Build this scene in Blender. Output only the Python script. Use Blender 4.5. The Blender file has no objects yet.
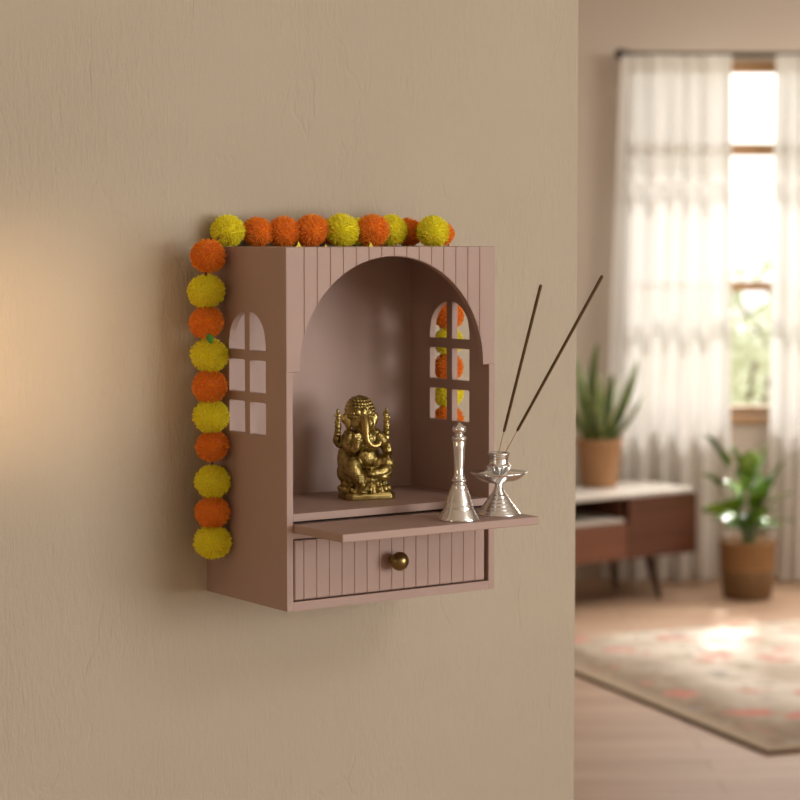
import bpy, bmesh, math, random
from mathutils import Vector, Matrix, Euler
R = math.radians
S = bpy.context.scene
COL = S.collection
EYE = 1.72
YAW = R(34.7)
AX, AY = -0.1549, 2.998            # front left edge of the cabinet
U = Vector((math.cos(YAW), math.sin(YAW), 0)); N = Vector((-math.sin(YAW), math.cos(YAW), 0))
CAB_Z = 1.2036

# ------------------------------------------------------------------ materials
def mat(name):
    m = bpy.data.materials.new(name); m.use_nodes = True
    nt = m.node_tree
    return m, nt, nt.nodes['Principled BSDF']
def nd(nt, t, **kw):
    n = nt.nodes.new(t)
    for k, v in kw.items():
        if k in n.inputs.keys(): n.inputs[k].default_value = v
        else: setattr(n, k, v)
    return n
def coords(nt, scale=(1, 1, 1), rot=(0, 0, 0)):
    tc = nd(nt, 'ShaderNodeTexCoord'); mp = nd(nt, 'ShaderNodeMapping')
    mp.inputs['Scale'].default_value = scale; mp.inputs['Rotation'].default_value = rot
    nt.links.new(tc.outputs['Object'], mp.inputs['Vector'])
    return mp.outputs['Vector']
def ramp(nt, fac, stops):
    r = nd(nt, 'ShaderNodeValToRGB'); e = r.color_ramp.elements
    while len(e) < len(stops): e.new(0.5)
    for i, (p, c) in enumerate(stops):
        e[i].position = p; e[i].color = (*c, 1) if len(c) == 3 else c
    nt.links.new(fac, r.inputs['Fac']); return r.outputs['Color']
def noise(nt, vec, scale, detail=3, rough=.5, dist=0.):
    n = nd(nt, 'ShaderNodeTexNoise'); n.inputs['Scale'].default_value = scale
    n.inputs['Detail'].default_value = detail; n.inputs['Roughness'].default_value = rough
    n.inputs['Distortion'].default_value = dist
    nt.links.new(vec, n.inputs['Vector']); return n.outputs['Fac']
def bump(nt, b, h, strength, dist):
    n = nd(nt, 'ShaderNodeBump'); n.inputs['Strength'].default_value = strength
    n.inputs['Distance'].default_value = dist
    nt.links.new(h, n.inputs['Height']); nt.links.new(n.outputs['Normal'], b.inputs['Normal'])
def mathn(nt, op, a, b=None, clamp=False):
    n = nd(nt, 'ShaderNodeMath', operation=op); n.use_clamp = clamp
    for i, v in enumerate((a, b)):
        if v is None: continue
        if isinstance(v, (int, float)): n.inputs[i].default_value = v
        else: nt.links.new(v, n.inputs[i])
    return n.outputs[0]
def noisy(name, c1, c2, scale=8, rough=.5, metal=0., stretch=(1, 1, 1), bmp=0., bscale=None, bdist=.001, detail=4, spec=.5):
    m, nt, b = mat(name)
    v = coords(nt, stretch)
    f = noise(nt, v, scale, detail)
    nt.links.new(ramp(nt, f, [(.3, c1), (.7, c2)]), b.inputs['Base Color'])
    b.inputs['Roughness'].default_value = rough; b.inputs['Metallic'].default_value = metal
    b.inputs['Specular IOR Level'].default_value = spec
    if bmp: bump(nt, b, noise(nt, v, bscale or scale * 4, 3), bmp, bdist)
    return m

def mk_plaster():
    m, nt, b = mat('plaster_beige')
    v = coords(nt)
    f = noise(nt, v, 2.2, 3)
    nt.links.new(ramp(nt, f, [(.3, (.462, .408, .315)), (.7, (.488, .433, .336))]), b.inputs['Base Color'])
    b.inputs['Roughness'].default_value = .72; b.inputs['Specular IOR Level'].default_value = .25
    # brushed relief: fine slanting ripples, grit, a few trowel strokes
    v2 = coords(nt, (150, 150, 38), (0, R(14), 0))
    rip = noise(nt, v2, 1.0, 2, .5, .9)
    v4 = coords(nt, (70, 70, 16), (0, R(-22), 0))
    rip2 = noise(nt, v4, 1.0, 2, .5, 1.2)
    grit = noise(nt, v, 260, 2)
    big = noise(nt, v, 9, 3)
    v3 = coords(nt, (13, 13, 5.0), (0, R(-24), 0))
    vo = nd(nt, 'ShaderNodeTexVoronoi', feature='DISTANCE_TO_EDGE'); vo.inputs['Scale'].default_value = 1.0
    nv = nd(nt, 'ShaderNodeTexNoise'); nv.inputs['Scale'].default_value = 1.6; nv.inputs['Detail'].default_value = 3
    nt.links.new(v3, nv.inputs['Vector'])
    mx = nd(nt, 'ShaderNodeMix', data_type='VECTOR'); mx.inputs['Factor'].default_value = .45
    nt.links.new(v3, mx.inputs[4]); nt.links.new(nv.outputs['Color'], mx.inputs[5])
    nt.links.new(mx.outputs[1], vo.inputs['Vector'])
    line = ramp(nt, vo.outputs['Distance'], [(0., (0, 0, 0)), (.022, (1, 1, 1))])
    mask = ramp(nt, noise(nt, v, 6.5, 2), [(.54, (0, 0, 0)), (.62, (1, 1, 1))])
    stroke = mathn(nt, 'MULTIPLY', mathn(nt, 'SUBTRACT', 1.0, line), mask)
    patch = ramp(nt, noise(nt, v, 4.0, 2), [(.4, (.25, .25, .25)), (.62, (1, 1, 1))])
    h = mathn(nt, 'MULTIPLY', mathn(nt, 'ADD', mathn(nt, 'MULTIPLY', rip, .8), mathn(nt, 'MULTIPLY', rip2, .6)), patch)
    h = mathn(nt, 'ADD', h, mathn(nt, 'MULTIPLY', grit, .22))
    h = mathn(nt, 'ADD', h, mathn(nt, 'MULTIPLY', big, 1.2))
    h = mathn(nt, 'SUBTRACT', h, mathn(nt, 'MULTIPLY', stroke, .4))
    bump(nt, b, h, .9, .0022)
    return m
M = {}
M['plaster'] = mk_plaster()
M['room_paint'] = noisy('room_paint', (.56, .48, .40), (.58, .50, .42), 1.5, .8)
M['ceiling'] = noisy('ceiling_paint', (.68, .64, .58), (.7, .66, .6), 1.5, .9)
M['cab'] = noisy('taupe_paint', (.385, .268, .224), (.40, .279, .234), 6, .55, bmp=.08, bscale=420, bdist=.0004)
M['silver'] = noisy('polished_silver', (.84, .86, .86), (.92, .94, .94), 60, .2, 1.0, bmp=.10, bscale=260, bdist=.0006)
M['brass'] = noisy('antique_brass', (.21, .155, .042), (.60, .48, .19), 75, .30, 1.0, bmp=.8, bscale=230, bdist=.0018)
M['brass_plain'] = noisy('worn_brass', (.36, .27, .09), (.58, .46, .18), 70, .30, 1.0, bmp=.35, bscale=300, bdist=.0006)
M['knob'] = noisy('dark_brass', (.22, .16, .065), (.30, .22, .095), 50, .28, 1.0)
M['incense'] = noisy('incense_paste', (.07, .034, .010), (.11, .056, .018), 300, .85, bmp=.5, bscale=1200, bdist=.0004)
M['bamboo'] = noisy('bamboo_stick', (.36, .2, .08), (.45, .27, .12), 200, .6)
M['string'] = noisy('dark_string', (.10, .03, .01), (.16, .05, .015), 300, .9)
M['leaf_small'] = noisy('green_leaf', (.05, .24, .02), (.09, .36, .04), 150, .5)
M['screw'] = noisy('black_screw', (.01, .01, .01), (.02, .02, .02), 100, .4, .5)
def yarn(name, c1, c2, c3):
    m, nt, b = mat(name)
    v = coords(nt)
    f = noise(nt, v, 420, 3, .6)
    nt.links.new(ramp(nt, f, [(.3, c1), (.5, c2), (.72, c3)]), b.inputs['Base Color'])
    b.inputs['Roughness'].default_value = .85; b.inputs['Specular IOR Level'].default_value = .12
    b.inputs['Sheen Weight'].default_value = .25
    b.inputs['Subsurface Weight'].default_value = .25; b.inputs['Subsurface Radius'].default_value = (.004, .002, .0005)
    return m
M['yarn_orange'] = yarn('orange_yarn', (.88, .22, .010), (.98, .33, .02), (1.0, .44, .05))
M['yarn_yellow'] = yarn('yellow_yarn', (.88, .76, .01), (.98, .90, .03), (1.0, .97, .10))
M['petal'] = noisy('yellow_petal', (.9, .7, .03), (1, .85, .08), 200, .6)
M['finial'] = noisy('dark_iron', (.03, .022, .018), (.05, .035, .028), 30, .5, .6)
M['oak'] = noisy('window_wood', (.36, .19, .075), (.47, .27, .12), 5, .5, stretch=(1, 1, 12))
def walnut(name, c1, c2, rough=.42):
    m, nt, b = mat(name)
    v = coords(nt, (1.2, 9, 16))
    f = noise(nt, v, 1.6, 5, .6, .6)
    nt.links.new(ramp(nt, f, [(.28, c1), (.72, c2)]), b.inputs['Base Color'])
    b.inputs['Roughness'].default_value = rough
    return m
M['walnut'] = walnut('walnut_veneer', (.075, .025, .012), (.145, .05, .025))
M['walnut_light'] = walnut('walnut_drawer', (.15, .055, .026), (.22, .085, .042))
M['stone'] = noisy('pale_top', (.62, .58, .52), (.74, .7, .64), 4, .3)
M['dark_wood'] = noisy('dark_leg_wood', (.045, .02, .01), (.08, .035, .018), 12, .45)
M['dark_inside'] = noisy('dark_veneer', (.05, .022, .012), (.07, .032, .018), 8, .6)
M['terracotta'] = noisy('tan_clay', (.36, .185, .08), (.42, .225, .10), 7, .7)
M['soil'] = noisy('soil', (.03, .018, .01), (.06, .035, .02), 60, .95, bmp=.6, bscale=90, bdist=.01)
M['plant'] = noisy('glossy_leaf', (.03, .085, .008), (.17, .32, .02), 7, .22)
M['stem'] = noisy('green_stem', (.05, .12, .02), (.08, .18, .04), 20, .6)
M['garden_leaf'] = noisy('garden_leaf', (.42, .44, .24), (.60, .60, .38), 3, .6)
M['bark'] = noisy('bark', (.16, .11, .07), (.24, .17, .11), 10, .9)
M['grass'] = noisy('lawn', (.42, .42, .30), (.5, .5, .38), 3, .9)
M['render_white'] = noisy('outside_render', (.7, .68, .64), (.75, .73, .69), 3, .9)
M['rug_edge'] = noisy('rug_edge', (.12, .08, .045), (.17, .11, .065), 40, .95)
def mk_snake():
    m, nt, b = mat('snake_leaf')
    v = coords(nt, (1, 1, 1))
    f = noise(nt, coords(nt, (6, 6, 42)), 1, 3, .5, .5)
    nt.links.new(ramp(nt, f, [(.35, (.032, .07, .016)), (.65, (.12, .18, .045))]), b.inputs['Base Color'])
    b.inputs['Roughness'].default_value = .35
    return m
M['snake'] = mk_snake()
M['snake_edge'] = noisy('snake_leaf_margin', (.36, .36, .10), (.45, .44, .16), 12, .4)
def mk_basket():
    m, nt, b = mat('woven_basket')
    v = coords(nt)
    w = nd(nt, 'ShaderNodeTexWave', bands_direction='Z'); w.inputs['Scale'].default_value = 14; w.inputs['Distortion'].default_value = 1.2
    nt.links.new(v, w.inputs['Vector'])
    sep = nd(nt, 'ShaderNodeSeparateXYZ'); nt.links.new(v, sep.inputs[0])
    band = mathn(nt, 'GREATER_THAN', sep.outputs['Z'], .14)
    c1 = ramp(nt, noise(nt, v, 25, 3), [(.3, (.19, .11, .045)), (.7, (.24, .14, .06))])
    c2 = ramp(nt, noise(nt, v, 25, 3), [(.3, (.28, .15, .055)), (.7, (.33, .18, .07))])
    mx = nd(nt, 'ShaderNodeMix', data_type='RGBA')
    nt.links.new(band, mx.inputs['Factor']); nt.links.new(c1, mx.inputs[6]); nt.links.new(c2, mx.inputs[7])
    nt.links.new(mx.outputs[2], b.inputs['Base Color']); b.inputs['Roughness'].default_value = .75
    bump(nt, b, w.outputs['Fac'], .6, .006)
    return m
M['basket'] = mk_basket()
def mk_floor():
    m, nt, b = mat('pale_floorboards')
    tc = nd(nt, 'ShaderNodeTexCoord')
    br = nd(nt, 'ShaderNodeTexBrick', offset=.37)
    br.inputs['Scale'].default_value = 1; br.inputs['Brick Width'].default_value = 1.6; br.inputs['Row Height'].default_value = .14
    br.inputs['Mortar Size'].default_value = .0025; br.inputs['Mortar Smooth'].default_value = .2
    br.inputs['Color1'].default_value = (.46, .305, .205, 1); br.inputs['Color2'].default_value = (.54, .375, .26, 1)
    br.inputs['Mortar'].default_value = (.26, .165, .10, 1)
    nt.links.new(tc.outputs['Object'], br.inputs['Vector'])
    g = noise(nt, coords(nt, (1.2, 22, 1)), 1.5, 5, .6, .4)
    gc = ramp(nt, g, [(.3, (.82, .80, .78)), (.7, (1.05, 1.05, 1.05))])
    mx = nd(nt, 'ShaderNodeMix', data_type='RGBA', blend_type='MULTIPLY'); mx.inputs['Factor'].default_value = 1
    nt.links.new(br.outputs['Color'], mx.inputs[6]); nt.links.new(gc, mx.inputs[7])
    nt.links.new(mx.outputs[2], b.inputs['Base Color']); b.inputs['Roughness'].default_value = .6; b.inputs['Specular IOR Level'].default_value = .2
    return m
M['floor'] = mk_floor()
def mk_rug():
    m, nt, b = mat('floral_rug')
    v = coords(nt)
    base = ramp(nt, noise(nt, v, 3.2, 4, .6), [(.36, (.54, .46, .36)), (.6, (.80, .74, .64))])
    def spots(scale, thr, col, prev, off, nsc):
        vv = nd(nt, 'ShaderNodeVectorMath', operation='ADD'); vv.inputs[1].default_value = off
        nt.links.new(v, vv.inputs[0])
        n2 = nd(nt, 'ShaderNodeTexNoise'); n2.inputs['Scale'].default_value = nsc; n2.inputs['Detail'].default_value = 3
        nt.links.new(v, n2.inputs['Vector'])
        sc = nd(nt, 'ShaderNodeVectorMath', operation='SCALE'); sc.inputs['Scale'].default_value = .22
        nt.links.new(n2.outputs['Color'], sc.inputs[0])
        ad = nd(nt, 'ShaderNodeVectorMath', operation='ADD'); nt.links.new(vv.outputs[0], ad.inputs[0]); nt.links.new(sc.outputs[0], ad.inputs[1])
        vo = nd(nt, 'ShaderNodeTexVoronoi'); vo.inputs['Scale'].default_value = scale; nt.links.new(ad.outputs[0], vo.inputs['Vector'])
        k = ramp(nt, vo.outputs['Distance'], [(thr, (.8, .8, .8)), (thr + .10, (0, 0, 0))])
        mx = nd(nt, 'ShaderNodeMix', data_type='RGBA'); nt.links.new(k, mx.inputs['Factor'])
        nt.links.new(prev, mx.inputs[6]); mx.inputs[7].default_value = (*col, 1)
        return mx.outputs[2]
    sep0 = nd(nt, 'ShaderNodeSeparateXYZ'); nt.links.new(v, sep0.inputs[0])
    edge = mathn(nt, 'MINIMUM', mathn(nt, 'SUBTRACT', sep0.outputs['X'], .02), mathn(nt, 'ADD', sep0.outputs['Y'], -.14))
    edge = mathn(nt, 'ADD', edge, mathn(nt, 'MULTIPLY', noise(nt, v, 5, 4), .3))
    border_shade = ramp(nt, edge, [(.30, (1, 1, 1)), (.62, (0, 0, 0))])  # broad brown pattern band, with the near part's shade painted into it
    mb = nd(nt, 'ShaderNodeMix', data_type='RGBA'); nt.links.new(border_shade, mb.inputs['Factor']); nt.links.new(base, mb.inputs[6]); 
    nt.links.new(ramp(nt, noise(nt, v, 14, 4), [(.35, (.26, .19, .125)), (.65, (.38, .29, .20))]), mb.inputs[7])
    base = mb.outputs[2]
    c = spots(6.5, .20, (.42, .37, .27), base, (0, 0, 0), 14)
    c = spots(4.2, .22, (.64, .22, .17), c, (.37, .11, 0), 16)
    c = spots(3.7, .10, (.34, .31, .32), c, (.9, .5, 0), 16)
    # plain border band
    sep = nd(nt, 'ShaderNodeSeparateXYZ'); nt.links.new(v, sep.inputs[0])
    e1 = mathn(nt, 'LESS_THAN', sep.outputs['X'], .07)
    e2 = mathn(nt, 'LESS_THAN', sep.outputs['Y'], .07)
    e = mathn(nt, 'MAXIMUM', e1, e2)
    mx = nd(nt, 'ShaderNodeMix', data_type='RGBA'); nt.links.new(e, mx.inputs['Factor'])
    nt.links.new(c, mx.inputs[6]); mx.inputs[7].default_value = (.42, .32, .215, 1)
    nt.links.new(mx.outputs[2], b.inputs['Base Color']); b.inputs['Roughness'].default_value = .95
    bump(nt, b, noise(nt, coords(nt, (300, 60, 1)), 1, 2), .4, .003)
    return m
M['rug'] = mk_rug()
def mk_curtain():
    m, nt, b = mat('sheer_linen')
    out = nt.nodes['Material Output']
    v = coords(nt, (220, 220, 220))
    c = ramp(nt, noise(nt, v, 1, 2), [(.3, (.83, .81, .77)), (.7, (.88, .86, .83))])
    d = nd(nt, 'ShaderNodeBsdfDiffuse'); t = nd(nt, 'ShaderNodeBsdfTranslucent'); p = nd(nt, 'ShaderNodeBsdfTransparent')
    nt.links.new(c, d.inputs['Color']); nt.links.new(c, t.inputs['Color'])
    m1 = nd(nt, 'ShaderNodeMixShader'); m1.inputs[0].default_value = .36
    nt.links.new(d.outputs[0], m1.inputs[1]); nt.links.new(t.outputs[0], m1.inputs[2])
    m2 = nd(nt, 'ShaderNodeMixShader'); m2.inputs[0].default_value = .07
    nt.links.new(m1.outputs[0], m2.inputs[1]); nt.links.new(p.outputs[0], m2.inputs[2])
    nt.links.new(m2.outputs[0], out.inputs['Surface'])
    return m
M['curtain'] = mk_curtain()
def mk_glass():
    m, nt, b = mat('window_glass')
    out = nt.nodes['Material Output']
    p = nd(nt, 'ShaderNodeBsdfTransparent'); g = nd(nt, 'ShaderNodeBsdfGlossy'); g.inputs['Roughness'].default_value = .02
    mx = nd(nt, 'ShaderNodeMixShader'); mx.inputs[0].default_value = .05
    nt.links.new(p.outputs[0], mx.inputs[1]); nt.links.new(g.outputs[0], mx.inputs[2])
    nt.links.new(mx.outputs[0], out.inputs['Surface'])
    return m
M['glass'] = mk_glass()

# ------------------------------------------------------------------ mesh helpers
def obj(name, bm, m, parent=None, smooth=False, loc=None, bevel=0., mods=()):
    me = bpy.data.meshes.new(name)
    bmesh.ops.recalc_face_normals(bm, faces=bm.faces)
    bm.to_mesh(me); bm.free()
    for mm in (m if isinstance(m, (list, tuple)) else [m]): me.materials.append(mm)
    if smooth:
        for p in me.polygons: p.use_smooth = True
    o = bpy.data.objects.new(name, me); COL.objects.link(o)
    if parent: o.parent = parent
    if loc: o.location = loc
    if bevel:
        b = o.modifiers.new('bevel', 'BEVEL'); b.width = bevel; b.segments = 2; b.limit_method = 'ANGLE'; b.angle_limit = R(40)
    return o
def thing(name, label, cat, loc=(0, 0, 0), rz=0., group=None):
    o = bpy.data.objects.new(name, None); COL.objects.link(o); o.empty_display_size = .05
    o.location = loc; o.rotation_euler = (0, 0, rz)
    return tag(o, label, cat, group)
def tag(o, label, cat, group=None):
    o['label'] = label; o['category'] = cat
    if group: o['group'] = group
    return o
def struct(o): o['kind'] = 'structure'; return o
def box(bm, x0, x1, y0, y1, z0, z1, mi=0):
    v = [bm.verts.new(p) for p in ((x0,y0,z0),(x1,y0,z0),(x1,y1,z0),(x0,y1,z0),(x0,y0,z1),(x1,y0,z1),(x1,y1,z1),(x0,y1,z1))]
    for f in ((0,3,2,1),(4,5,6,7),(0,1,5,4),(1,2,6,5),(2,3,7,6),(3,0,4,7)):
        bm.faces.new([v[i] for i in f]).material_index = mi
def boxes(*bs):
    bm = bmesh.new()
    for b in bs: box(bm, *b)
    return bm
def lathe(bm, prof, seg=48, c=(0, 0, 0), fn=None, axis='z'):
    """prof: (radius, height) pairs; fn(angle, i) scales the radius"""
    rings = []
    for i, (r, h) in enumerate(prof):
        if r < 1e-6:
            p = (c[0], c[1], c[2] + h) if axis == 'z' else (c[0], c[1] + h, c[2])
            rings.append([bm.verts.new(p)]); continue
        ring = []
        for k in range(seg):
            a = 2 * math.pi * k / seg; rr = r * (fn(a, i) if fn else 1)
            if axis == 'z': p = (c[0] + rr * math.cos(a), c[1] + rr * math.sin(a), c[2] + h)
            else: p = (c[0] + rr * math.cos(a), c[1] + h, c[2] + rr * math.sin(a))
            ring.append(bm.verts.new(p))
        rings.append(ring)
    for a, b in zip(rings, rings[1:]):
        if len(a) == 1 and len(b) == 1: continue
        for k in range(seg):
            k2 = (k + 1) % seg
            if len(a) == 1: bm.faces.new((a[0], b[k], b[k2]))
            elif len(b) == 1: bm.faces.new((a[k], a[k2], b[0]))
            else: bm.faces.new((a[k], a[k2], b[k2], b[k]))
    return bm
def tube(bm, pts, rad, seg=10, caps=True):
    pts = [Vector(p) for p in pts]
    rads = rad if isinstance(rad, (list, tuple)) else [rad] * len(pts)
    rings = []; up = Vector((0, 0, 1))
    for i, p in enumerate(pts):
        d = (pts[min(i + 1, len(pts) - 1)] - pts[max(i - 1, 0)]).normalized()
        if abs(d.dot(up)) > .95: up = Vector((1, 0, 0)) if abs(d.x) < .9 else Vector((0, 1, 0))
        s = d.cross(up).normalized(); t = s.cross(d).normalized(); up = t
        rings.append([bm.verts.new(p + (s * math.cos(2*math.pi*k/seg) + t * math.sin(2*math.pi*k/seg)) * rads[i]) for k in range(seg)])
    for a, b in zip(rings, rings[1:]):
        for k in range(seg): bm.faces.new((a[k], a[(k+1) % seg], b[(k+1) % seg], b[k]))
    if caps: bm.faces.new(rings[0]); bm.faces.new(list(reversed(rings[-1])))
def ell(bm, c, r, rot=(0, 0, 0), sub=3):
    mt = Matrix.Translation(Vector(c)) @ Euler(rot).to_matrix().to_4x4() @ Matrix.Diagonal((*r, 1))
    bmesh.ops.create_icosphere(bm, subdivisions=sub, radius=1, matrix=mt)
def smoothpath(pts, n=6):
    pts = [Vector(p) for p in pts]; P = [pts[0]] + pts + [pts[-1]]; out = []
    for i in range(1, len(P) - 2):
        for k in range(n):
            t = k / n; a, b, c, d = P[i-1], P[i], P[i+1], P[i+2]
            out.append(.5 * ((2*b) + (c - a)*t + (2*a - 5*b + 4*c - d)*t*t + (3*b - a - 3*c + d)*t**3))
    out.append(pts[-1]); return out
def plate(outer, holes, to3, thick_vec):
    """flat plate with holes: 2-D loops, to3 maps a 2-D point to 3-D, thick_vec the extrusion"""
    bm = bmesh.new(); edges = []
    for loop in [outer] + holes:
        vs = [bm.verts.new(to3(*p)) for p in loop]
        for a, b in zip(vs, vs[1:] + vs[:1]): edges.append(bm.edges.new((a, b)))
    r = bmesh.ops.triangle_fill(bm, use_beauty=True, use_dissolve=False, edges=edges)
    ex = bmesh.ops.extrude_face_region(bm, geom=bm.faces[:])
    bmesh.ops.translate(bm, vec=thick_vec, verts=[g for g in ex['geom'] if isinstance(g, bmesh.types.BMVert)])
    return bm
def rrect(x0, x1, y0, y1, r=.002, n=3):
    out = []
    for cx, cy, a0 in ((x1 - r, y0 + r, -90), (x1 - r, y1 - r, 0), (x0 + r, y1 - r, 90), (x0 + r, y0 + r, 180)):
        for k in range(n + 1):
            a = R(a0 + 90 * k / n); out.append((cx + r * math.cos(a), cy + r * math.sin(a)))
    return out
def W3(t, d, z=0):            # a point given along the wall, into the wall, up
    return Vector((AX, AY, 0)) + U * t + N * d + Vector((0, 0, z))

# ------------------------------------------------------------------ room
WALL_D = .221
o = struct(obj('wall_left', boxes((-8.3, .6925, 0, .15, 0, 3.0)), M['plaster'], loc=W3(0, WALL_D), bevel=.006)); o.rotation_euler.z = YAW
o.modifiers['bevel'].segments = 3
YB = 11.0
WX0, WX1, WZ0, WZ1 = 1.09, 3.05, .82, 2.58        # window opening in the far wall
def wall_holes(name, outer, holes, to3, tv, m):
    return struct(obj(name, plate(outer, holes, to3, tv), m))
wall_holes('wall_back', [(-3.2, 0), (4.2, 0), (4.2, 3.0), (-3.2, 3.0)], [[(WX0, WZ0), (WX1, WZ0), (WX1, WZ1), (WX0, WZ1)]],
           lambda x, z: (x, YB, z), Vector((0, .2, 0)), M['room_paint'])
RY0, RY1, RZ0, RZ1 = -.5, 2.1, .8, 2.5
wall_holes('wall_right', [(-1.6, 0), (YB, 0), (YB, 3.0), (-1.6, 3.0)],
           [[(RY0, RZ0), (RY1, RZ0), (RY1, RZ1), (RY0, RZ1)]],
           lambda y, z: (4.0, y, z), Vector((.2, 0, 0)), M['room_paint'])
struct(obj('wall_front', boxes((-9, 4.2, -1.7, -1.5, 0, 3.0)), M['room_paint']))
struct(obj('wall_side', boxes((-3.2, -3.05, 1.3, YB, 0, 3.0)), M['room_paint']))
struct(obj('floor', boxes((-9, 4.2, -1.7, YB + .2, -.1, 0)), M['floor']))
struct(obj('ceiling', boxes((-9, 4.2, -1.7, YB + .2, 3.0, 3.15)), M['ceiling']))
struct(obj('ground', boxes((-15, 25, YB + .2, 45, -.35, -.25)), M['grass']))
struct(obj('trim_eave', boxes((-3.2, 4.2, YB + .2, YB + .72, 2.86, 2.98)), M['render_white']))
# far window: wooden frame, cross bars, panes
def window(name, x0, x1, z0, z1, bars_z, bars_x, y, m, xf=None):
    fw = .055
    b = [(x0, x0 + fw, y, y + .07, z0, z1), (x1 - fw, x1, y, y + .07, z0, z1),
         (x0 + fw, x1 - fw, y, y + .07, z0, z0 + .04), (x0 + fw, x1 - fw, y, y + .07, z1 - fw, z1)]
    f = obj(name, boxes(*b), m, bevel=.004); struct(f)
    for zc, h in bars_z: obj('glazing_bar', boxes((x0 + fw, x1 - fw, y + .01, y + .06, zc - h/2, zc + h/2)), m, f)
    for xc in bars_x: obj('glazing_bar', boxes((xc - .02, xc + .02, y + .012, y + .058, z0 + .04, z1 - fw)), m, f)
    obj('pane', boxes((x0 + fw, x1 - fw, y + .03, y + .036, z0 + .04, z1 - fw)), M['glass'], f)
    return f
window('window_1', WX0, WX1, WZ0, WZ1, [(2.145, .06), (1.463, .045)], [2.4], YB + .06, M['oak'])
obj('sill', boxes((WX0 - .05, WX1 + .05, YB - .03, YB + .1, WZ0 - .035, WZ0)), M['oak'], bpy.data.objects['window_1'])
w2 = window('window_2', RY0, RY1, RZ0, RZ1, [(1.8, .04)], [.37, 1.23], 0, M['oak'])
w2.matrix_world = Matrix.Translation((4.16, 0, 0)) @ Matrix.Rotation(R(90), 4, 'Z')
struct(obj('baseboard_back', boxes((-3.05, 4.0, YB - .015, YB, 0, .08)), M['room_paint']))

# ------------------------------------------------------------------ cabinet
CW, CD, CH, PT = .3560, .221, .5, .0102
SPR, ARX, ARZ, CT = .3294, .1568, .1573, .1782
cab = thing('shrine_cabinet', 'dusty taupe wooden arched shrine cabinet hung on the beige wall', 'cabinet', W3(0, 0, CAB_Z), YAW)
cm = M['cab']
WR = [(.2384, .2838), (.2964, .3423)]                       # window rows
WD0, WDm0, WDm1, WD1 = .0612, .1042, .1178, .1608
def arch_pane(a, b, c, zb, zt_):
    r, zs = .0498, zb + .0103
    h = zt_ - zs
    pts = [(a, zb), (b, zb)]
    n = 12
    for k in range(n + 1):
        d = b + (a - b) * k / n
        pts.append((d, zs + h * math.sqrt(max(0, 1 - ((d - c) / r) ** 2))))
    out = [pts[0]]
    for p in pts[1:]:
        if (Vector(p) - Vector(out[-1])).length > 1e-5: out.append(p)
    return out
def side_holes(dd, rows, zb, zt_):
    a, b, c, d = WD0 + dd, WDm0 + dd, WDm1 + dd, WD1 + dd
    h = [arch_pane(a, b, .111 + dd, zb, zt_), arch_pane(c, d, .111 + dd, zb, zt_)]
    for z0, z1 in rows: h += [rrect(a, b, z0, z1), rrect(c, d, z0, z1)]
    return h
FT = .010                                                    # front board thickness
outer = [(0, 0), (CD, 0), (CD, CH), (FT, CH), (FT, SPR), (0, SPR)]
for x, hl in ((0, side_holes(-.007, WR, .3557, .4112)), (CW - PT, side_holes(-.0125, [(.2405, .2880), (.3018, .3488)], .3628, .4185))):
    obj('side_panel', plate(outer, hl, lambda d, z: (x, d, z), Vector((PT, 0, 0))), cm, cab, bevel=.0004)
obj('back_panel', boxes((PT, CW - PT, .198, .206, .012, CH - PT)), cm, cab)
obj('top_panel', boxes((PT, CW - PT, FT, CD, CH - PT, CH)), cm, cab)
obj('bottom_panel', boxes((PT, CW - PT, 0, .198, 0, .0124)), cm, cab)
obj('shelf', boxes((PT, CW - PT, 0.0, .198, .1239, .1344)), cm, cab, bevel=.0004)
obj('rail', boxes((PT, CW - PT, .001, .012, .0994, .1082)), cm, cab, bevel=.0006)
bm = bmesh.new(); lathe(bm, [(0, -.0015), (.0022, -.0015), (.0026, 0), (0, .001)], 16, axis='y')
obj('screw', bm, M['screw'], cab, loc=(.1835, .1985, .4755))
def fluted(t0, t1, grooves, zt, zb, y0, y1, extra=(), gw=.0014, gd=.0012, lip=.0007):
    """board with V grooves; zb(t) gives the lower edge"""
    ts = {round(t0, 6): lip, round(t0 + lip, 6): 0., round(t1, 6): lip, round(t1 - lip, 6): 0.}
    for g in grooves:
        ts[round(g - gw, 6)] = 0.; ts[round(g - gw*.35, 6)] = gd*.8; ts[round(g, 6)] = gd; ts[round(g + gw*.35, 6)] = gd*.8; ts[round(g + gw, 6)] = 0.
    for e in extra:
        e = round(e, 6)
        if all(abs(e - g) > gw * 1.1 for g in grooves) and e not in ts: ts[e] = 0.
    bm = bmesh.new(); cols = []
    for t in sorted(ts):
        d, b = ts[t], zb(t)
        cols.append([bm.verts.new(p) for p in ((t, y0 + d, b + lip), (t, y0 + d, zt - lip), (t, y0 + lip + d, zt), (t, y1, zt), (t, y1, b), (t, y0 + lip + d, b))])
    for a, b in zip(cols, cols[1:]):
        for k in range(6): bm.faces.new((a[k], b[k], b[(k+1) % 6], a[(k+1) % 6]))
    bm.faces.new(cols[0]); bm.faces.new(list(reversed(cols[-1])))
    return bm
def arch_z(t):
    q = 1 - ((t - CT) / ARX) ** 2
    return SPR + (ARZ * math.sqrt(q) if q > 0 else 0)
GR = [.0288 + .02136 * k for k in range(15)]
extra = [CT + ARX * math.cos(math.pi * k / 64) for k in range(65)]
obj('arch_panel', fluted(0, CW, GR, CH, arch_z, 0, FT, extra), cm, cab)
obj('pull_out_tray', boxes((.0106, .3420, -.123, .10, .1088, .1201)), cm, cab, bevel=.0012)
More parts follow.
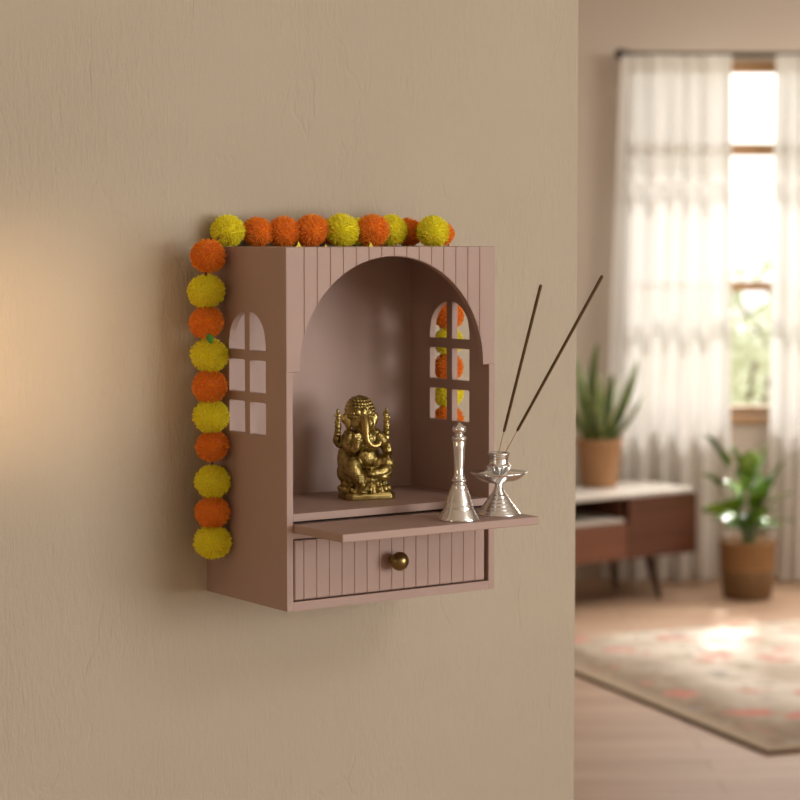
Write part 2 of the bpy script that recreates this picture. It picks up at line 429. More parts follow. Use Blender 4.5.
# drawer
dr = obj('drawer', fluted(.0135, .3400, [.0280 + .0210 * k for k in range(15)], .0975, lambda t: .0142, .002, .014, gd=.0011, lip=.0014), cm, cab)
bm = boxes((.016, .336, .014, .18, .0145, .020), (.016, .022, .014, .18, .020, .085), (.330, .336, .014, .18, .020, .085), (.022, .330, .174, .18, .020, .085))
obj('drawer_box', bm, cm, dr)
bm = bmesh.new()
prof = [(0, .0), (.006, .0), (.0065, -.0015), (.0038, -.004), (.0036, -.008)] + [(.0122 * math.sin(R(a)), -.0185 + .0118 * math.cos(R(a))) for a in range(22, 181, 8)]
prof.append((0, -.0303))
lathe(bm, prof, 40, axis='y')
kn = obj('knob', bm, M['knob'], dr, True, loc=(.1765, .002, .0575)); kn.scale = (1.12, 1, 1.12)
kn['label'] = 'round dark brass knob'

# ------------------------------------------------------------------ garlands
def pom_mesh(seed, r, kind):
    rnd = random.Random(seed); bm = bmesh.new()
    bmesh.ops.create_icosphere(bm, subdivisions=3, radius=r * .78)
    n = 1700
    for i in range(n):
        z = 1 - 2 * (i + .5) / n; a = i * 2.399963
        s = math.sqrt(1 - z * z)
        d = Vector((s * math.cos(a), s * math.sin(a), z)) + Vector([rnd.gauss(0, .05) for _ in range(3)])
        d.normalize()
        t = d.orthogonal().normalized(); w = d.cross(t)
        L = r * rnd.uniform(.86, 1.05)
        if rnd.random() < .05: L *= 1.04
        th0 = rnd.uniform(0, 6.28)
        tip = d * L + (t * rnd.gauss(0, .04) + w * rnd.gauss(0, .04)) * r
        w0, w1 = .00035, rnd.uniform(.00045, .00075)
        A = []; B = []
        for k in range(3):
            th = th0 + k * 2.094; q = t * math.cos(th) + w * math.sin(th)
            A.append(bm.verts.new(d * r * .7 + q * w0)); B.append(bm.verts.new(tip + q * w1))
        for k in range(3): bm.faces.new((A[k], A[(k+1) % 3], B[(k+1) % 3], B[k]))
        bm.faces.new((B[0], B[1], B[2]))
    me = bpy.data.meshes.new('pompom'); bmesh.ops.recalc_face_normals(bm, faces=bm.faces); bm.to_mesh(me); bm.free()
    me.materials.append(M['yarn_orange' if kind == 'o' else 'yarn_yellow']); return me
POM = {(k, s): pom_mesh(s + (9 if k == 'y' else 0), .0225, k) for k in 'oy' for s in (1, 2, 3)}
rp = random.Random(5); pcount = 0
def pom(kind, p, r, parent):
    global pcount
    pcount += 1
    me = POM[(kind, pcount % 3 + 1)]
    o = bpy.data.objects.new('pompom', me); COL.objects.link(o); o.parent = parent
    o.location = p; s = r / .0225 * 1.05
    o.scale = (s * rp.uniform(1.0, 1.05), s * rp.uniform(1.0, 1.05), s * rp.uniform(.92, .98))
    o.rotation_euler = (rp.uniform(-.4, .4), rp.uniform(-.4, .4), rp.uniform(0, 6.28))
    o['label'] = 'orange yarn pompom' if kind == 'o' else 'yellow yarn pompom'
    return o
def t_of(x, d):           # where along the cabinet a ball must sit
    r = (x - 400) / 2208
    # AX - .569 d + .822 t = r (AY + .822 d + .569 t)
    return (r * (AY + N.y * d) - AX - N.x * d) / (U.x - r * U.y)
g1 = thing('pompom_garland', 'long orange and yellow pompom garland over cabinet top and down its left side', 'garland', W3(0, 0, CAB_Z), YAW)
path = []
top = [(433, 'y', .118, .0232), (408, 'o', .172, .0215), (391, 'y', .165, .0232), (372, 'o', .140, .0240), (342, 'y', .152, .0250), (311, 'o', .166, .0242),
       (284, 'o', .178, .0225), (258, 'o', .188, .0222), (228, 'y', .196, .0238)]
for x, k, d, r in top:
    t = t_of(x, d); z = CH + r * .93
    if x == 391: z += .002
    pom(k, (t, d, z), r, g1); path.append((t, d, z))
def z_of(y, t, d):
    return EYE - (y - 235) / 2203 * W3(t, d).y - CAB_Z
left = [(208, 256, 'o', .0245), (206, 291, 'y', .0258), (206, 322, 'o', .0245), (209, 355, 'y', .0255), (209, 386, 'o', .0245),
        (210, 416, 'y', .0255), (211, 446, 'o', .0235), (211, 482, 'y', .0245), (211, 513, 'o', .0245), (211, 543, 'y', .0262)]
for x, y, k, r in left:
    d = .163; t = t_of(x, d); z = z_of(y, t, d)
    pom(k, (t, d, z), r * .97, g1); path.append((t, d, z))
bm = bmesh.new(); tube(bm, smoothpath(path, 4), .0013, 8); obj('string', bm, M['string'], g1, True)
def leaf_small(p, rot, L, Wd, parent, m=None, name='leaf'):
    bm = bmesh.new(); n = 6; rows = []
    for i in range(n + 1):
        s = i / n; w = Wd * math.sin(math.pi * min(.97, s * .93 + .04)) ** .8
        z = -L * s; yb = -.15 * L * math.sin(s * 2.4)
        rows.append([bm.verts.new((-w, yb + .15 * w, z)), bm.verts.new((0, yb, z)), bm.verts.new((w, yb + .15 * w, z))])
    for a, b in zip(rows, rows[1:]):
        for k in (0, 1): bm.faces.new((a[k], a[k+1], b[k+1], b[k]))
    o = obj(name, bm, m or M['leaf_small'], parent, True, loc=p); o.rotation_euler = rot
    md = o.modifiers.new('thick', 'SOLIDIFY'); md.thickness = .0006
    return o
tl = t_of(208, .140)
leaf_small((tl - .001, .1385, z_of(333, tl, .14)), (0, R(-18), R(-30)), .0150, .0052, g1)['label'] = 'small green leaf'
# second garland: behind on the top, then down the hidden right side
g2 = thing('pompom_garland', 'orange and yellow pompom garland down the right side, seen through the right window', 'garland', W3(0, 0, CAB_Z), YAW)
path = []
for t, d, z, k in [(.156, .196, CH + .031, 'y'), (.205, .1975, CH + .0215, 'o'), (.250, .1975, CH + .0215, 'y'), (.296, .193, CH + .0215, 'o'), (.347, .120, CH + .0185, 'o')]:
    r = .0185 if t > .34 or t < .16 else .0205
    if t < .16: z = CH + .0185
    pom(k, (t, d, z), r, g2); path.append((t, d, z))
for i, (y, k) in enumerate([(262, 'y'), (288, 'y'), (315, 'o'), (341, 'y'), (367, 'o'), (393, 'y'), (419, 'o'), (445, 'y'), (471, 'o')]):
    t, d = .3815, .150; z = z_of(y, t, d)
    pom(k, (t, d, z), .0218, g2); path.append((t, d, z))
bm = bmesh.new(); tube(bm, smoothpath(path, 4), .0013, 8); obj('string', bm, M['string'], g2, True)
# loose petals at the front edge of the top
for x, s, lab in ((299, .0042, 'tiny yellow petal on cabinet top in front of the third orange pompom'), (371, .0036, 'tiny yellow petal on cabinet top in front of the larger orange pompom'),
                  (326, .0022, 'smallest yellow petal on cabinet top, between orange and yellow pompoms')):
    d = .035; t = t_of(x, d); bm = bmesh.new()
    vs = [bm.verts.new(p) for p in ((-s*1.2, 0, 0), (s*1.2, 0, 0), (s*.5, .0, s*.8), (0, .001, s*1.9), (-s*.5, .0, s*.8), (0, s*.9, 0), (0, s*.6, s*.8))]
    for f in ((0,1,2,4), (4,2,3), (1,5,6,2), (5,0,4,6), (2,6,3), (6,4,3), (0,5,1)): bm.faces.new([vs[i] for i in f])
    o = obj('petal', bm, M['petal']); o.location = W3(t, d, CAB_Z + CH); o.rotation_euler.z = YAW
    tag(o, lab, 'petal', 'loose petals on the cabinet top')

# ------------------------------------------------------------------ brass idol (millimetres, then scaled)
SH_TOP = CAB_Z + .1344
idol = thing('elephant_headed_idol', 'antique brass seated elephant-headed deity statuette on the cabinet shelf', 'statuette', W3(.1975, .098, SH_TOP), YAW - R(15))
def fused(name, build, m, voxel=.0009, smooth_it=3, disp=0.):
    bm = bmesh.new(); build(bm)
    if name != 'plinth': bmesh.ops.translate(bm, vec=(-3.5, 1, 0), verts=bm.verts)
    if name in ('head', 'crown'): bmesh.ops.translate(bm, vec=(-3.5, 2, -2), verts=bm.verts)
    bmesh.ops.scale(bm, vec=(.001, .001, .001), verts=bm.verts)
    o = obj(name, bm, m, idol, True)
    r = o.modifiers.new('fuse', 'REMESH'); r.mode = 'VOXEL'; r.voxel_size = voxel; r.use_smooth_shade = True
    if smooth_it:
        s = o.modifiers.new('soften', 'SMOOTH'); s.iterations = smooth_it; s.factor = .5
    return o
def b_base(bm):
    # plinth with cut corners
    hw, hd, c = 37.5, 25, 8
    pts = [(-hw + c, -hd), (hw - c, -hd), (hw, -hd + c), (hw, hd - c), (hw - c, hd), (-hw + c, hd), (-hw, hd - c), (-hw, -hd + c)]
    prev = None
    levels = [(0, 1.0), (1, 1.02), (7, 1.02), (8.5, .97), (10.5, .95)]
    for z, s in levels:
        ring = [bm.verts.new((x * s, y * s, z)) for x, y in pts]
        if prev:
            for k in range(8): bm.faces.new((prev[k], prev[(k+1) % 8], ring[(k+1) % 8], ring[k]))
        else: bm.faces.new(list(reversed(ring)))
        prev = ring
    bm.faces.new(prev)
def b_mound(bm):
    prof = [(0, 9), (1, 9), (1, 12), (.94, 17), (.82, 22), (.76, 26), (.80, 31), (.72, 35), (0, 36)]
    for (r0, h0), in [((0, 0),)]: pass
    ring = []
    tmp = bmesh.new()
    lathe(tmp, [(r * 37, h) for r, h in prof], 64, fn=lambda a, i: 1 + .02 * math.cos(16 * a))
    for v in tmp.verts: v.co.y *= .72
    me = bpy.data.meshes.new('t'); tmp.to_mesh(me); tmp.free(); bm.from_mesh(me); bpy.data.meshes.remove(me)
    # lotus petals around
    for k in range(16):
        a = 2 * math.pi * k / 16
        ell(bm, (35 * math.cos(a), 25 * math.sin(a), 15), (6, 4.6, 5.5), (0, 0, a), 2)
    for k in range(14):
        a = 2 * math.pi * (k + .5) / 14
        ell(bm, (31 * math.cos(a), 22 * math.sin(a), 23), (4.5, 5, 5), (0, 0, a), 2)
    # seat back swelling at the sides
    ell(bm, (-26, 8, 38), (13, 15, 16)); ell(bm, (26, 8, 38), (12, 15, 13)); ell(bm, (-21, 16, 56), (15, 11, 26)); ell(bm, (19, 17, 54), (13, 10, 22)); ell(bm, (0, 10, 36), (26, 16, 14))
def b_body(bm):
    ell(bm, (0, 5, 58), (25, 19, 22))                        # belly
    ell(bm, (0, -4, 60), (19, 15, 17))
    ell(bm, (0, 7, 86), (23, 14, 17))                        # chest
    ell(bm, (-20, 9, 93), (9, 9, 9)); ell(bm, (20, 9, 93), (9, 9, 9))
    ell(bm, (0, 6, 102), (11, 10, 9))
    # leg on the left, knee raised forward, foot down
    tube(bm, smoothpath([(-14, 2, 46), (-25, -14, 52), (-27, -23, 50)], 4), [14] * 4 + [13.5] * 4 + [12], 20)
    ell(bm, (-26, -21, 51), (13, 12, 13))
    tube(bm, smoothpath([(-26, -22, 48), (-20, -27, 34), (-12, -28, 22)], 4), [12] * 3 + [10.5] * 2 + [9] * 2 + [7] * 2, 20)
    ell(bm, (-10, -30, 18), (7, 10, 5)); 
    for k in range(4): ell(bm, (-14 + 2.8 * k, -38.5, 16.5), (1.7, 3, 2), sub=2)
    # leg on the right, folded across
    tube(bm, smoothpath([(12, 2, 46), (26, -8, 52), (33, -12, 50)], 4), [14] * 4 + [12.5] * 4 + [11], 20)
    ell(bm, (31, -11, 50), (12, 11.5, 11.5))
    tube(bm, smoothpath([(30, -15, 45), (18, -22, 40), (3, -24, 38)], 4), [9.5] * 4 + [8] * 4 + [6], 20)
    ell(bm, (1, -26, 38), (8, 6, 4.5))
    ell(bm, (26, -12, 33), (13, 12, 8))
    ell(bm, (2, -14, 30), (20, 13, 12))
    # raised rear arms
    for s, zt in ((-1, 0), (1, 2)):
        tube(bm, smoothpath([(s * 20, 11, 92), (s * 31, 14, 80), (s * 37.5, 13, 84), (s * 37.5, 10, 97 + zt)], 5), [8] * 4 + [7] * 4 + [6] * 4 + [5] * 3 + [4.5], 16)
        ell(bm, (s * 37.5, 9, 99 + zt), (5, 5, 5.5))
        ell(bm, (s * 37.5, 10, 93), (5.6, 5.6, 1.7), sub=2)
    # front arms
    tube(bm, smoothpath([(-22, 4, 92), (-28, -8, 76), (-20, -20, 76), (-18, -22, 88)], 5), [8.5] * 5 + [7.5] * 5 + [6] * 5 + [5], 16)
    ell(bm, (-18, -23, 84), (6, 4, 9))
    for k in range(4): tube(bm, [(-22 + 2.7 * k, -23, 90), (-22 + 2.7 * k, -23.5, 96 + (1.5 if k in (1, 2) else 0))], [1.7, 1.3], 8)
    tube(bm, [(-13, -23, 84), (-10.5, -24, 89)], [1.9, 1.4], 8)
    tube(bm, smoothpath([(22, 4, 92), (31, -4, 76), (31, -16, 68), (28, -22, 70)], 5), [8.5] * 5 + [7.5] * 5 + [6] * 5 + [5], 16)
    ell(bm, (28, -22, 71), (7, 7, 4.5)); ell(bm, (28, -22, 78), (6, 6, 6.5))
    for k in range(6):
        a = k * 1.05; ell(bm, (28 + 4.6 * math.cos(a), -22 + 4.6 * math.sin(a), 75), (1.9, 1.9, 2.6), sub=2)
def b_head(bm):
    ell(bm, (0, 5, 117), (18, 16, 16)); ell(bm, (-9, -5, 112), (8.5, 8, 10)); ell(bm, (9, -5, 112), (8.5, 8, 10))
    ell(bm, (0, -8, 121), (10, 7, 9))
    tr = smoothpath([(0, -12, 120), (0, -19, 110), (-1, -23, 98), (1, -24, 87), (9, -24, 80), (18, -23, 81), (21, -22, 86)], 5)
    n = len(tr); tube(bm, tr, [7.2 - 3.9 * (i / (n - 1)) for i in range(n)], 18)
    for i in range(4, n - 3, 2):                             # creases across the trunk
        r = 7.2 - 3.9 * (i / (n - 1)); p = tr[i]; ell(bm, (p.x, p.y - .3, p.z), (r * 1.06, r * 1.06, 1.0), sub=2)
    for s in (-1, 1):                                        # ears, cheeks, tusks, eyes
        ell(bm, (s * 20, 4, 113), (5.5, 4, 12), (0, s * .25, s * .5)); ell(bm, (s * 23, 5, 118), (6, 3.6, 8), (0, 0, s * .4))
        ell(bm, (s * 8.5, -13.0, 115), (2.8, 1.4, 1.6), sub=2)
        tube(bm, [(s * 8, -12, 103), (s * 10, -20, 99)], [2.2, 1.2], 8)
def b_crown(bm):
    tmp = bmesh.new()
    lathe(tmp, [(0, 116), (18, 117), (21, 119), (21.8, 122), (21.2, 125), (22.2, 128), (22, 132), (20.8, 136.5), (18.6, 141), (15.5, 145), (11, 148.5), (6, 150.6), (3, 151.6), (0, 152.3)], 64)
    for v in tmp.verts: v.co.y = v.co.y * .88 + 6 + (v.co.z - 120) * .10
    me = bpy.data.meshes.new('t'); tmp.to_mesh(me); tmp.free(); bm.from_mesh(me); bpy.data.meshes.remove(me)
    for z, rr, n, s in ((121, 21.8, 34, 1.3), (126, 21.9, 30, 1.5), (131.5, 22.0, 32, 1.35), (136.5, 20.7, 28, 1.4), (141, 18.5, 24, 1.4), (145, 15.4, 20, 1.4), (148.3, 11, 14, 1.3)):
        for k in range(n):
            a = 2 * math.pi * (k + .5 * (z % 2)) / n
            ell(bm, (rr * math.cos(a), .88 * rr * math.sin(a) + 6 + (z - 120) * .10, z), (s, s, s * 1.15), sub=2)
    ell(bm, (0, -12, 128), (5, 3, 7))
    for s in (-1, 1): ell(bm, (s * 9, -10, 128), (4, 3, 5), sub=2)
def b_orn(bm):
    def ring(c, rx, ry, rz_tilt, n, s, zdip=0):
        for k in range(n):
            a = 2 * math.pi * k / n
            ell(bm, (c[0] + rx * math.cos(a), c[1] + ry * math.sin(a), c[2] + zdip * math.sin(a)), (s, s, s), sub=1)
    ring((0, 1, 97), 17, 15, 0, 32, 1.5, 8)                   # necklaces
    ring((0, -1, 88), 19, 17, 0, 36, 1.4, 13)
    ell(bm, (0, -17, 76), (3.2, 2, 4), sub=2)
def b_skirt(bm):
    for k in range(44):
        a = 2 * math.pi * k / 44; ell(bm, (27 * math.cos(a), 1 + 21 * math.sin(a), 47), (1.6, 1.6, 1.6), sub=1)
    # skirt folds over the legs
    for k in range(5):
        f = k / 4
        p = [(-39 + 3 * f, -18 + 0 * f, 44 - 8 * f), (-30 + 3 * f, -34, 38 - 6 * f), (-16 + f, -37 + 2 * f, 32 - 5 * f + 6 * (1 - f)), (-9, -32, 36 - 6 * f)]
        tube(bm, smoothpath(p, 5), 1.1, 6)
        p = [(41 - 2 * f, -6, 46 - 7 * f), (36 - 2 * f, -22 + f, 42 - 7 * f), (22, -27, 36 - 4 * f), (10, -25, 44 - 7 * f)]
        tube(bm, smoothpath(p, 5), 1.1, 6)
    for k in range(7): ell(bm, (2, -25 - .3 * k, 46 - 4.3 * k), (3.2 - .2 * k, 1.6, 2.3), sub=2)
ob = fused('plinth', b_base, M['brass_plain'], .001, 1)
fused('lotus_seat', b_mound, M['brass'], .0009, 2)
fused('body', b_body, M['brass'], .0008, 3)
fused('head', b_head, M['brass_plain'], .0007, 3)
fused('crown', b_crown, M['brass'], .0007, 1)
fused('necklace', b_orn, M['brass'], .0006, 1)
fused('draped_skirt', b_skirt, M['brass'], .0006, 1)
def b_axe(s):
    def f(bm):
        x = s * 37.5
        tube(bm, [(x, 9, 92), (x, 9, 126)], 1.6, 10)
        ell(bm, (x, 8, 112), (4.4, 3.2, 7)); ell(bm, (x - s * 1.2, 8.5, 121), (4.2, 3, 6)); ell(bm, (x, 8, 105), (5.2, 4, 4))
        for k in range(8):
            a = k * 1.57; ell(bm, (x + 4.0 * math.cos(a), 8.5 + 3.4 * math.sin(a), 106 + 2.6 * k), (1.6, 1.6, 2.0), sub=2)
        ell(bm, (x, 9, 128), (2.4, 2.2, 3), sub=2)
    return f
fused('hand_emblem', b_axe(-1), M['brass'], .0006, 1)
fused('hand_emblem', b_axe(1), M['brass'], .0006, 1)

# ------------------------------------------------------------------ bell
TRAY = CAB_Z + .1201
bl = thing('hand_bell', 'polished silver hand bell with long turned handle standing on the tray', 'bell', W3(.2275, -.088, TRAY + .0001), YAW)
k = .000386
def P(l): return [(w * k, (435 - y) * k) for w, y in l]
bm = bmesh.new()
lathe(bm, P([(0, 425), (66, 425), (70, 434), (73, 435), (74, 431), (71, 424), (64, 412), (57, 398), (52, 390), (53, 386), (50, 383), (46, 368), (41, 350), (36, 334), (33, 324), (27, 318), (29, 314), (26, 308), (20, 302), (0, 302)]), 64)
obj('bell_body', bm, M['silver'], bl, True)
bm = bmesh.new()
lathe(bm, P([(0, 304), (20, 304), (22, 300), (19, 297), (27, 293), (28, 290), (24, 287), (20, 284), (22, 280), (19, 274), (17, 262), (18, 240), (20, 205), (21, 175), (23, 152), (22, 149), (26, 143), (27, 138), (24, 133), (17, 130), (16, 122), (19, 118), (25, 113), (26, 105), (23, 97), (14, 90), (8, 85), (5, 82), (0, 79)]), 40)
obj('handle', bm, M['silver'], bl, True)
# ------------------------------------------------------------------ incense holder
hs = thing('incense_holder', 'silver pedestal incense holder with wide scalloped dish at the tray end', 'incense holder', W3(.308, -.0735, TRAY + .0001), YAW)
def P2(l): return [(w * k * 1.02, (418 - y) * k * 1.0) for w, y in l]
bm = bmesh.new()
steps = [(0, 412), (72, 412), (76, 418), (79, 417), (79, 413), (75, 409)]
for i in range(5):
    w = 72 - i * 9.5; y = 405 - i * 13
    steps += [(w, y), (w - 1.5, y - 6), (w - 6, y - 9)]
steps += [(25, 340), (19, 328), (15, 316), (13, 305), (13, 298), (0, 298)]
lathe(bm, P2(steps), 64); obj('pedestal', bm, M['silver'], hs, True)
def sc(a, i): return 1 + (.045 * abs(math.sin(4 * a)) - .02) * (1 if 3 <= i <= 9 else 0)
bm = bmesh.new()
lathe(bm, P2([(0, 305), (16, 304), (30, 302), (52, 296), (76, 285), (93, 271), (102, 262), (99, 259), (78, 272), (56, 284), (30, 292), (0, 293)]), 96, fn=sc)
obj('dish', bm, M['silver'], hs, True)
bm = bmesh.new()
lathe(bm, P2([(0, 292), (10, 290), (12, 282), (20, 264), (33, 246), (45, 238), (46, 235), (39, 232), (36, 226), (36, 207), (39, 199), (42, 194), (42, 190), (38, 188), (34, 192), (31, 205), (31, 225), (0, 226)]), 48)
for q in range(14):
    a = 2 * math.pi * q / 14
    kk = k * 1.05
    tube(bm, [(13 * kk * math.cos(a), 13 * kk * math.sin(a), (418 - 282) * k), (43 * kk * math.cos(a), 43 * kk * math.sin(a), (418 - 238) * k)], [.0006, .0012], 6)
obj('cup', bm, M['silver'], hs, True)
# sticks: base inside the cup, tips leaning right
cup = W3(.308, -.0735, TRAY + (418 - 224) * k)
def pix(x, y, Y):          # a point at forward distance Y seen at x, y (used for the stick tips only)
    return Vector(((x - 400) / 2208 * Y, Y, EYE - (y - 235) / 2190 * Y))
def stick(base, tip, label):
    o = thing('incense_stick', label, 'incense stick', base, 0, 'incense sticks in the silver holder')
    v = tip - base; L = v.length; o.rotation_euler = v.to_track_quat('Z', 'Y').to_euler()
    f0 = .17
    bm = bmesh.new(); tube(bm, [(0, 0, 0), (0, 0, L * f0 + .004)], .00062, 8); obj('bamboo_core', bm, M['bamboo'], o, True)
    bm = bmesh.new(); tube(bm, [(0, 0, L * f0), (0, 0, L * f0 + .003), (0, 0, L - .002), (0, 0, L)], [.0012, .0021, .0024, .0016], 12); obj('incense_coating', bm, M['incense'], o, True)
Yc = cup.y
stick(cup + Vector((-.0035, .002, 0)), pix(541, 284, Yc + .01), 'shorter, more upright brown incense stick in the silver holder')
stick(cup + Vector((.0015, -.002, 0)), pix(602.5, 275, Yc - .05), 'longer brown incense stick leaning far right from the silver holder')

# ------------------------------------------------------------------ sideboard
SBY = R(35)
u2 = Vector((math.cos(SBY), math.sin(SBY), 0)); n2 = Vector((-math.sin(SBY), math.cos(SBY), 0))
Cn = Vector((1.405, 10.45, 0)); L = 1.6; DP = .39
sb0 = Cn - u2 * L
sb = thing('sideboard', 'low dark walnut sideboard with pale top and tapered legs by the curtain', 'sideboard', sb0, SBY)
Z0, Z1 = .212, .500
xd = L - .43                                                  # divider at the right door
bm = boxes((.0, L, 0, DP, Z0, Z0 + .018), (0, .018, .0, DP, Z0 + .018, Z1), (L - .018, L, .0, DP, Z0 + .018, Z1),
           (.018, L - .018, DP - .01, DP, Z0 + .018, Z1), (xd - .009, xd + .009, .02, DP - .01, Z0 + .018, Z1), (.439, .457, .02, DP - .01, Z0 + .018, Z1))
obj('carcass', bm, M['walnut'], sb, bevel=.003)
obj('niche_lining', boxes((.457, xd - .009, DP - .02, DP - .01, .40, Z1)), M['dark_inside'], sb)
obj('top', boxes((-.004, L + .002, -.004, DP + .002, Z1, .519)), M['stone'], sb, bevel=.004)
obj('niche_shelf', boxes((.457, xd - .009, .0, DP - .02, .385, .402)), M['stone'], sb, bevel=.002)
d1 = obj('door', boxes((xd + .002, L - .001, -.018, .0, Z0 + .001, Z1 - .001)), M['walnut'], sb, bevel=.003); d1['label'] = 'dark plain door'
obj('door', boxes((.001, .446, -.018, .0, Z0 + .001, Z1 - .001)), M['walnut'], sb, bevel=.003)
obj('drawer', boxes((.449, xd - .002, -.018, .0, Z0 + .001, .383)), M['walnut_light'], sb, bevel=.003)
for x, y, sx, sy in ((L - .235, .06, .05, -.02), (L - .235, DP - .06, .05, .02), (.2, .06, -.05, -.02), (.2, DP - .06, -.05, .02)):
    bm = bmesh.new(); tube(bm, [(x, y, Z0 + .002), (x + sx * 1.0, y + sy, 0)], [.024, .011], 14)
    obj('leg', bm, M['dark_wood'], sb, True)

# snake plant on it
pc = Vector(((599 - 400) / 2190 * 10.5, 10.5, .519))
sp = thing('snake_plant', 'snake plant with upright blade leaves in a tan pot on the sideboard', 'potted plant', pc)
bm = bmesh.new()
lathe(bm, [(0, 0), (.080, 0), (.084, .004), (.106, .212), (.112, .215), (.113, .230), (.107, .231), (.103, .218), (.100, .2), (0, .2)], 40)
obj('pot', bm, M['terracotta'], sp, True)
bm = bmesh.new(); lathe(bm, [(0, .206), (.06, .210), (.1, .206), (.099, .19), (0, .19)], 24); obj('soil', bm, M['soil'], sp, True)
pxm = 10.32 / 2190
def blade(base, tip, bow, w, ry):
    b = Vector(base); t = Vector(tip); mid = (b + t) / 2 + Vector(bow)
    bm = bmesh.new(); n = 14; rows = []
    for i in range(n + 1):
        s = i / n; p = b * (1 - s) ** 2 + mid * 2 * s * (1 - s) + t * s * s
        ww = 1.3 * w * (.62 + .75 * s * (1.35 - s)) * (1 - s ** 4) ** .8 + .0004
        ang = ry + s * .5; sx = Vector((math.cos(ang), math.sin(ang), 0)); fr = Vector((-math.sin(ang), math.cos(ang), 0))
        rows.append([bm.verts.new(p + sx * ww * a + fr * c * ww) for a, c in ((-1, 0), (-.78, .14), (0, .34), (.78, .14), (1, 0), (.78, .05), (0, .22), (-.78, .05))])
    for a, c in zip(rows, rows[1:]):
        for q in range(8):
            f = bm.faces.new((a[q], a[(q+1) % 8], c[(q+1) % 8], c[q])); f.material_index = 1 if q in (0, 3, 4, 7) else 0
    bm.faces.new(rows[0]); bm.faces.new(list(reversed(rows[-1])))
    obj('leaf', bm, [M['snake'], M['snake_edge']], sp, True)
zt = lambda y: (482 - y) * pxm
for bx, by, tx, ty, bow, w, ry in ((-6, 0, -24, 345, (-.02, 0, .0), .024, .2), (-4, 3, -1, 334, (-.05, 0, 0), .022, -.4), (-1, -3, 1, 363, (-.015, -.03, 0), .021, .3),
                                  (2, 2, 14, 366, (0, .03, 0), .023, -.2), (5, 0, 38, 352, (.035, 0, -.0), .024, .1), (7, -2, 43, 387, (.02, -.02, -.03), .019, .4),
                                  (-8, -2, -33, 392, (-.02, -.02, 0), .020, -.3), (3, 4, 27, 362, (.0, .04, 0), .02, .8), (-3, -4, -12, 385, (0, -.03, 0), .02, -.6), (0, 4, -14, 366, (0, .03, 0), .021, .5)):
    blade((bx * pxm, by * pxm, .20), (tx * pxm, by * .02, zt(ty)), bow, w, ry)

# leafy plant in basket on the floor
Yp = 10.38
pp = Vector(((748 - 400) / 2190 * Yp, Yp, 0))
lp = thing('leafy_floor_plant', 'bushy glossy green plant in a brown basket planter on the floor', 'potted plant', pp)
bm = bmesh.new()
lathe(bm, [(0, 0), (.108, 0), (.113, .004), (.128, .14), (.132, .262), (.137, .268), (.136, .278), (.125, .278), (.117, .255), (0, .255)], 48)
obj('basket_planter', bm, M['basket'], lp, True)
bm = bmesh.new(); lathe(bm, [(0, .256), (.118, .256), (.116, .24), (0, .24)], 24); obj('soil', bm, M['soil'], lp, True)
rl = random.Random(11)
bs = bmesh.new(); bf = bmesh.new()
def broad(bm, base, d, L, W, roll, droop):
    d = Vector(d).normalized(); side = d.cross(Vector((0, 0, 1))).normalized(); up = side.cross(d)
    side = side * math.cos(roll) + up * math.sin(roll); up = side.cross(d)
    n = 8; rows = []
    for i in range(n + 1):
        s = i / n; w = W * math.sin(math.pi * (s * .96 + .02)) ** .75 * (1.15 - .4 * s)
        c = Vector(base) + d * L * s - Vector((0, 0, 1)) * droop * s * s * L
        rows.append([bm.verts.new(c + side * w * a + up * (abs(a) * w * .35 - .0 ) + up * L * .04 * math.sin(9 * s) * abs(a)) for a in (-1, -.5, 0, .5, 1)])
    for a, b in zip(rows, rows[1:]):
        for q in range(4): bm.faces.new((a[q], a[q+1], b[q+1], b[q]))
# (x px, y px of the leaf tip relative to the pot centre 748; length, width)
tips = [(-43, 434, .20, .050, .1), (-20, 440, .20, .055, .5), (-45, 472, .13, .036, .3), (-48, 503, .14, .032, .4), (-33, 516, .14, .045, .5), (24, 476, .17, .050, .2),
        (40, 488, .15, .026, .3), (46, 515, .16, .026, .5), (31, 525, .14, .040, .6), (22, 448, .20, .018, .1), (34, 458, .2, .014, .2), (-8, 462, .16, .05, .3), (8, 470, .15, .05, .2),
        (-20, 480, .14, .05, .3), (12, 500, .13, .05, .4), (-10, 510, .13, .05, .5), (-26, 495, .14, .045, .4), (4, 520, .12, .045, .4), (24, 505, .14, .045, .4), (0, 448, .16, .045, .1),
        (-15, 525, .12, .04, .5), (16, 487, .14, .045, .2)]
pm = Yp / 2190
for i, (dx, y, Lf, Wf, dr_) in enumerate(tips):
    dy = rl.uniform(-.12, .12)
    tip = Vector((dx * pm, dy, 1.72 - (y - 235) * pm))
    root = Vector((rl.uniform(-.03, .03), rl.uniform(-.03, .03), .25))
    h = max(.08, (tip.z - .25) * .62)
    node = Vector((dx * pm * .35, dy * .35, .25 + h))
    d = (tip + Vector((0, 0, dr_ * Lf * .6)) - node); 
    if d.length > Lf: node = tip + Vector((0, 0, dr_ * Lf * .6)) - d.normalized() * Lf
    tube(bs, smoothpath([root, (root + node) / 2 + Vector((0, 0, .02)), node], 4), .0035, 6)
    broad(bf, node, d, Lf * 1.08, Wf * (1.45 if Wf > .03 else 1.1), rl.uniform(-.9, .9), dr_)
obj('stems', bs, M['stem'], lp, True)
fo = obj('foliage', bf, M['plant'], lp, True); md = fo.modifiers.new('thick', 'SOLIDIFY'); md.thickness = .0012

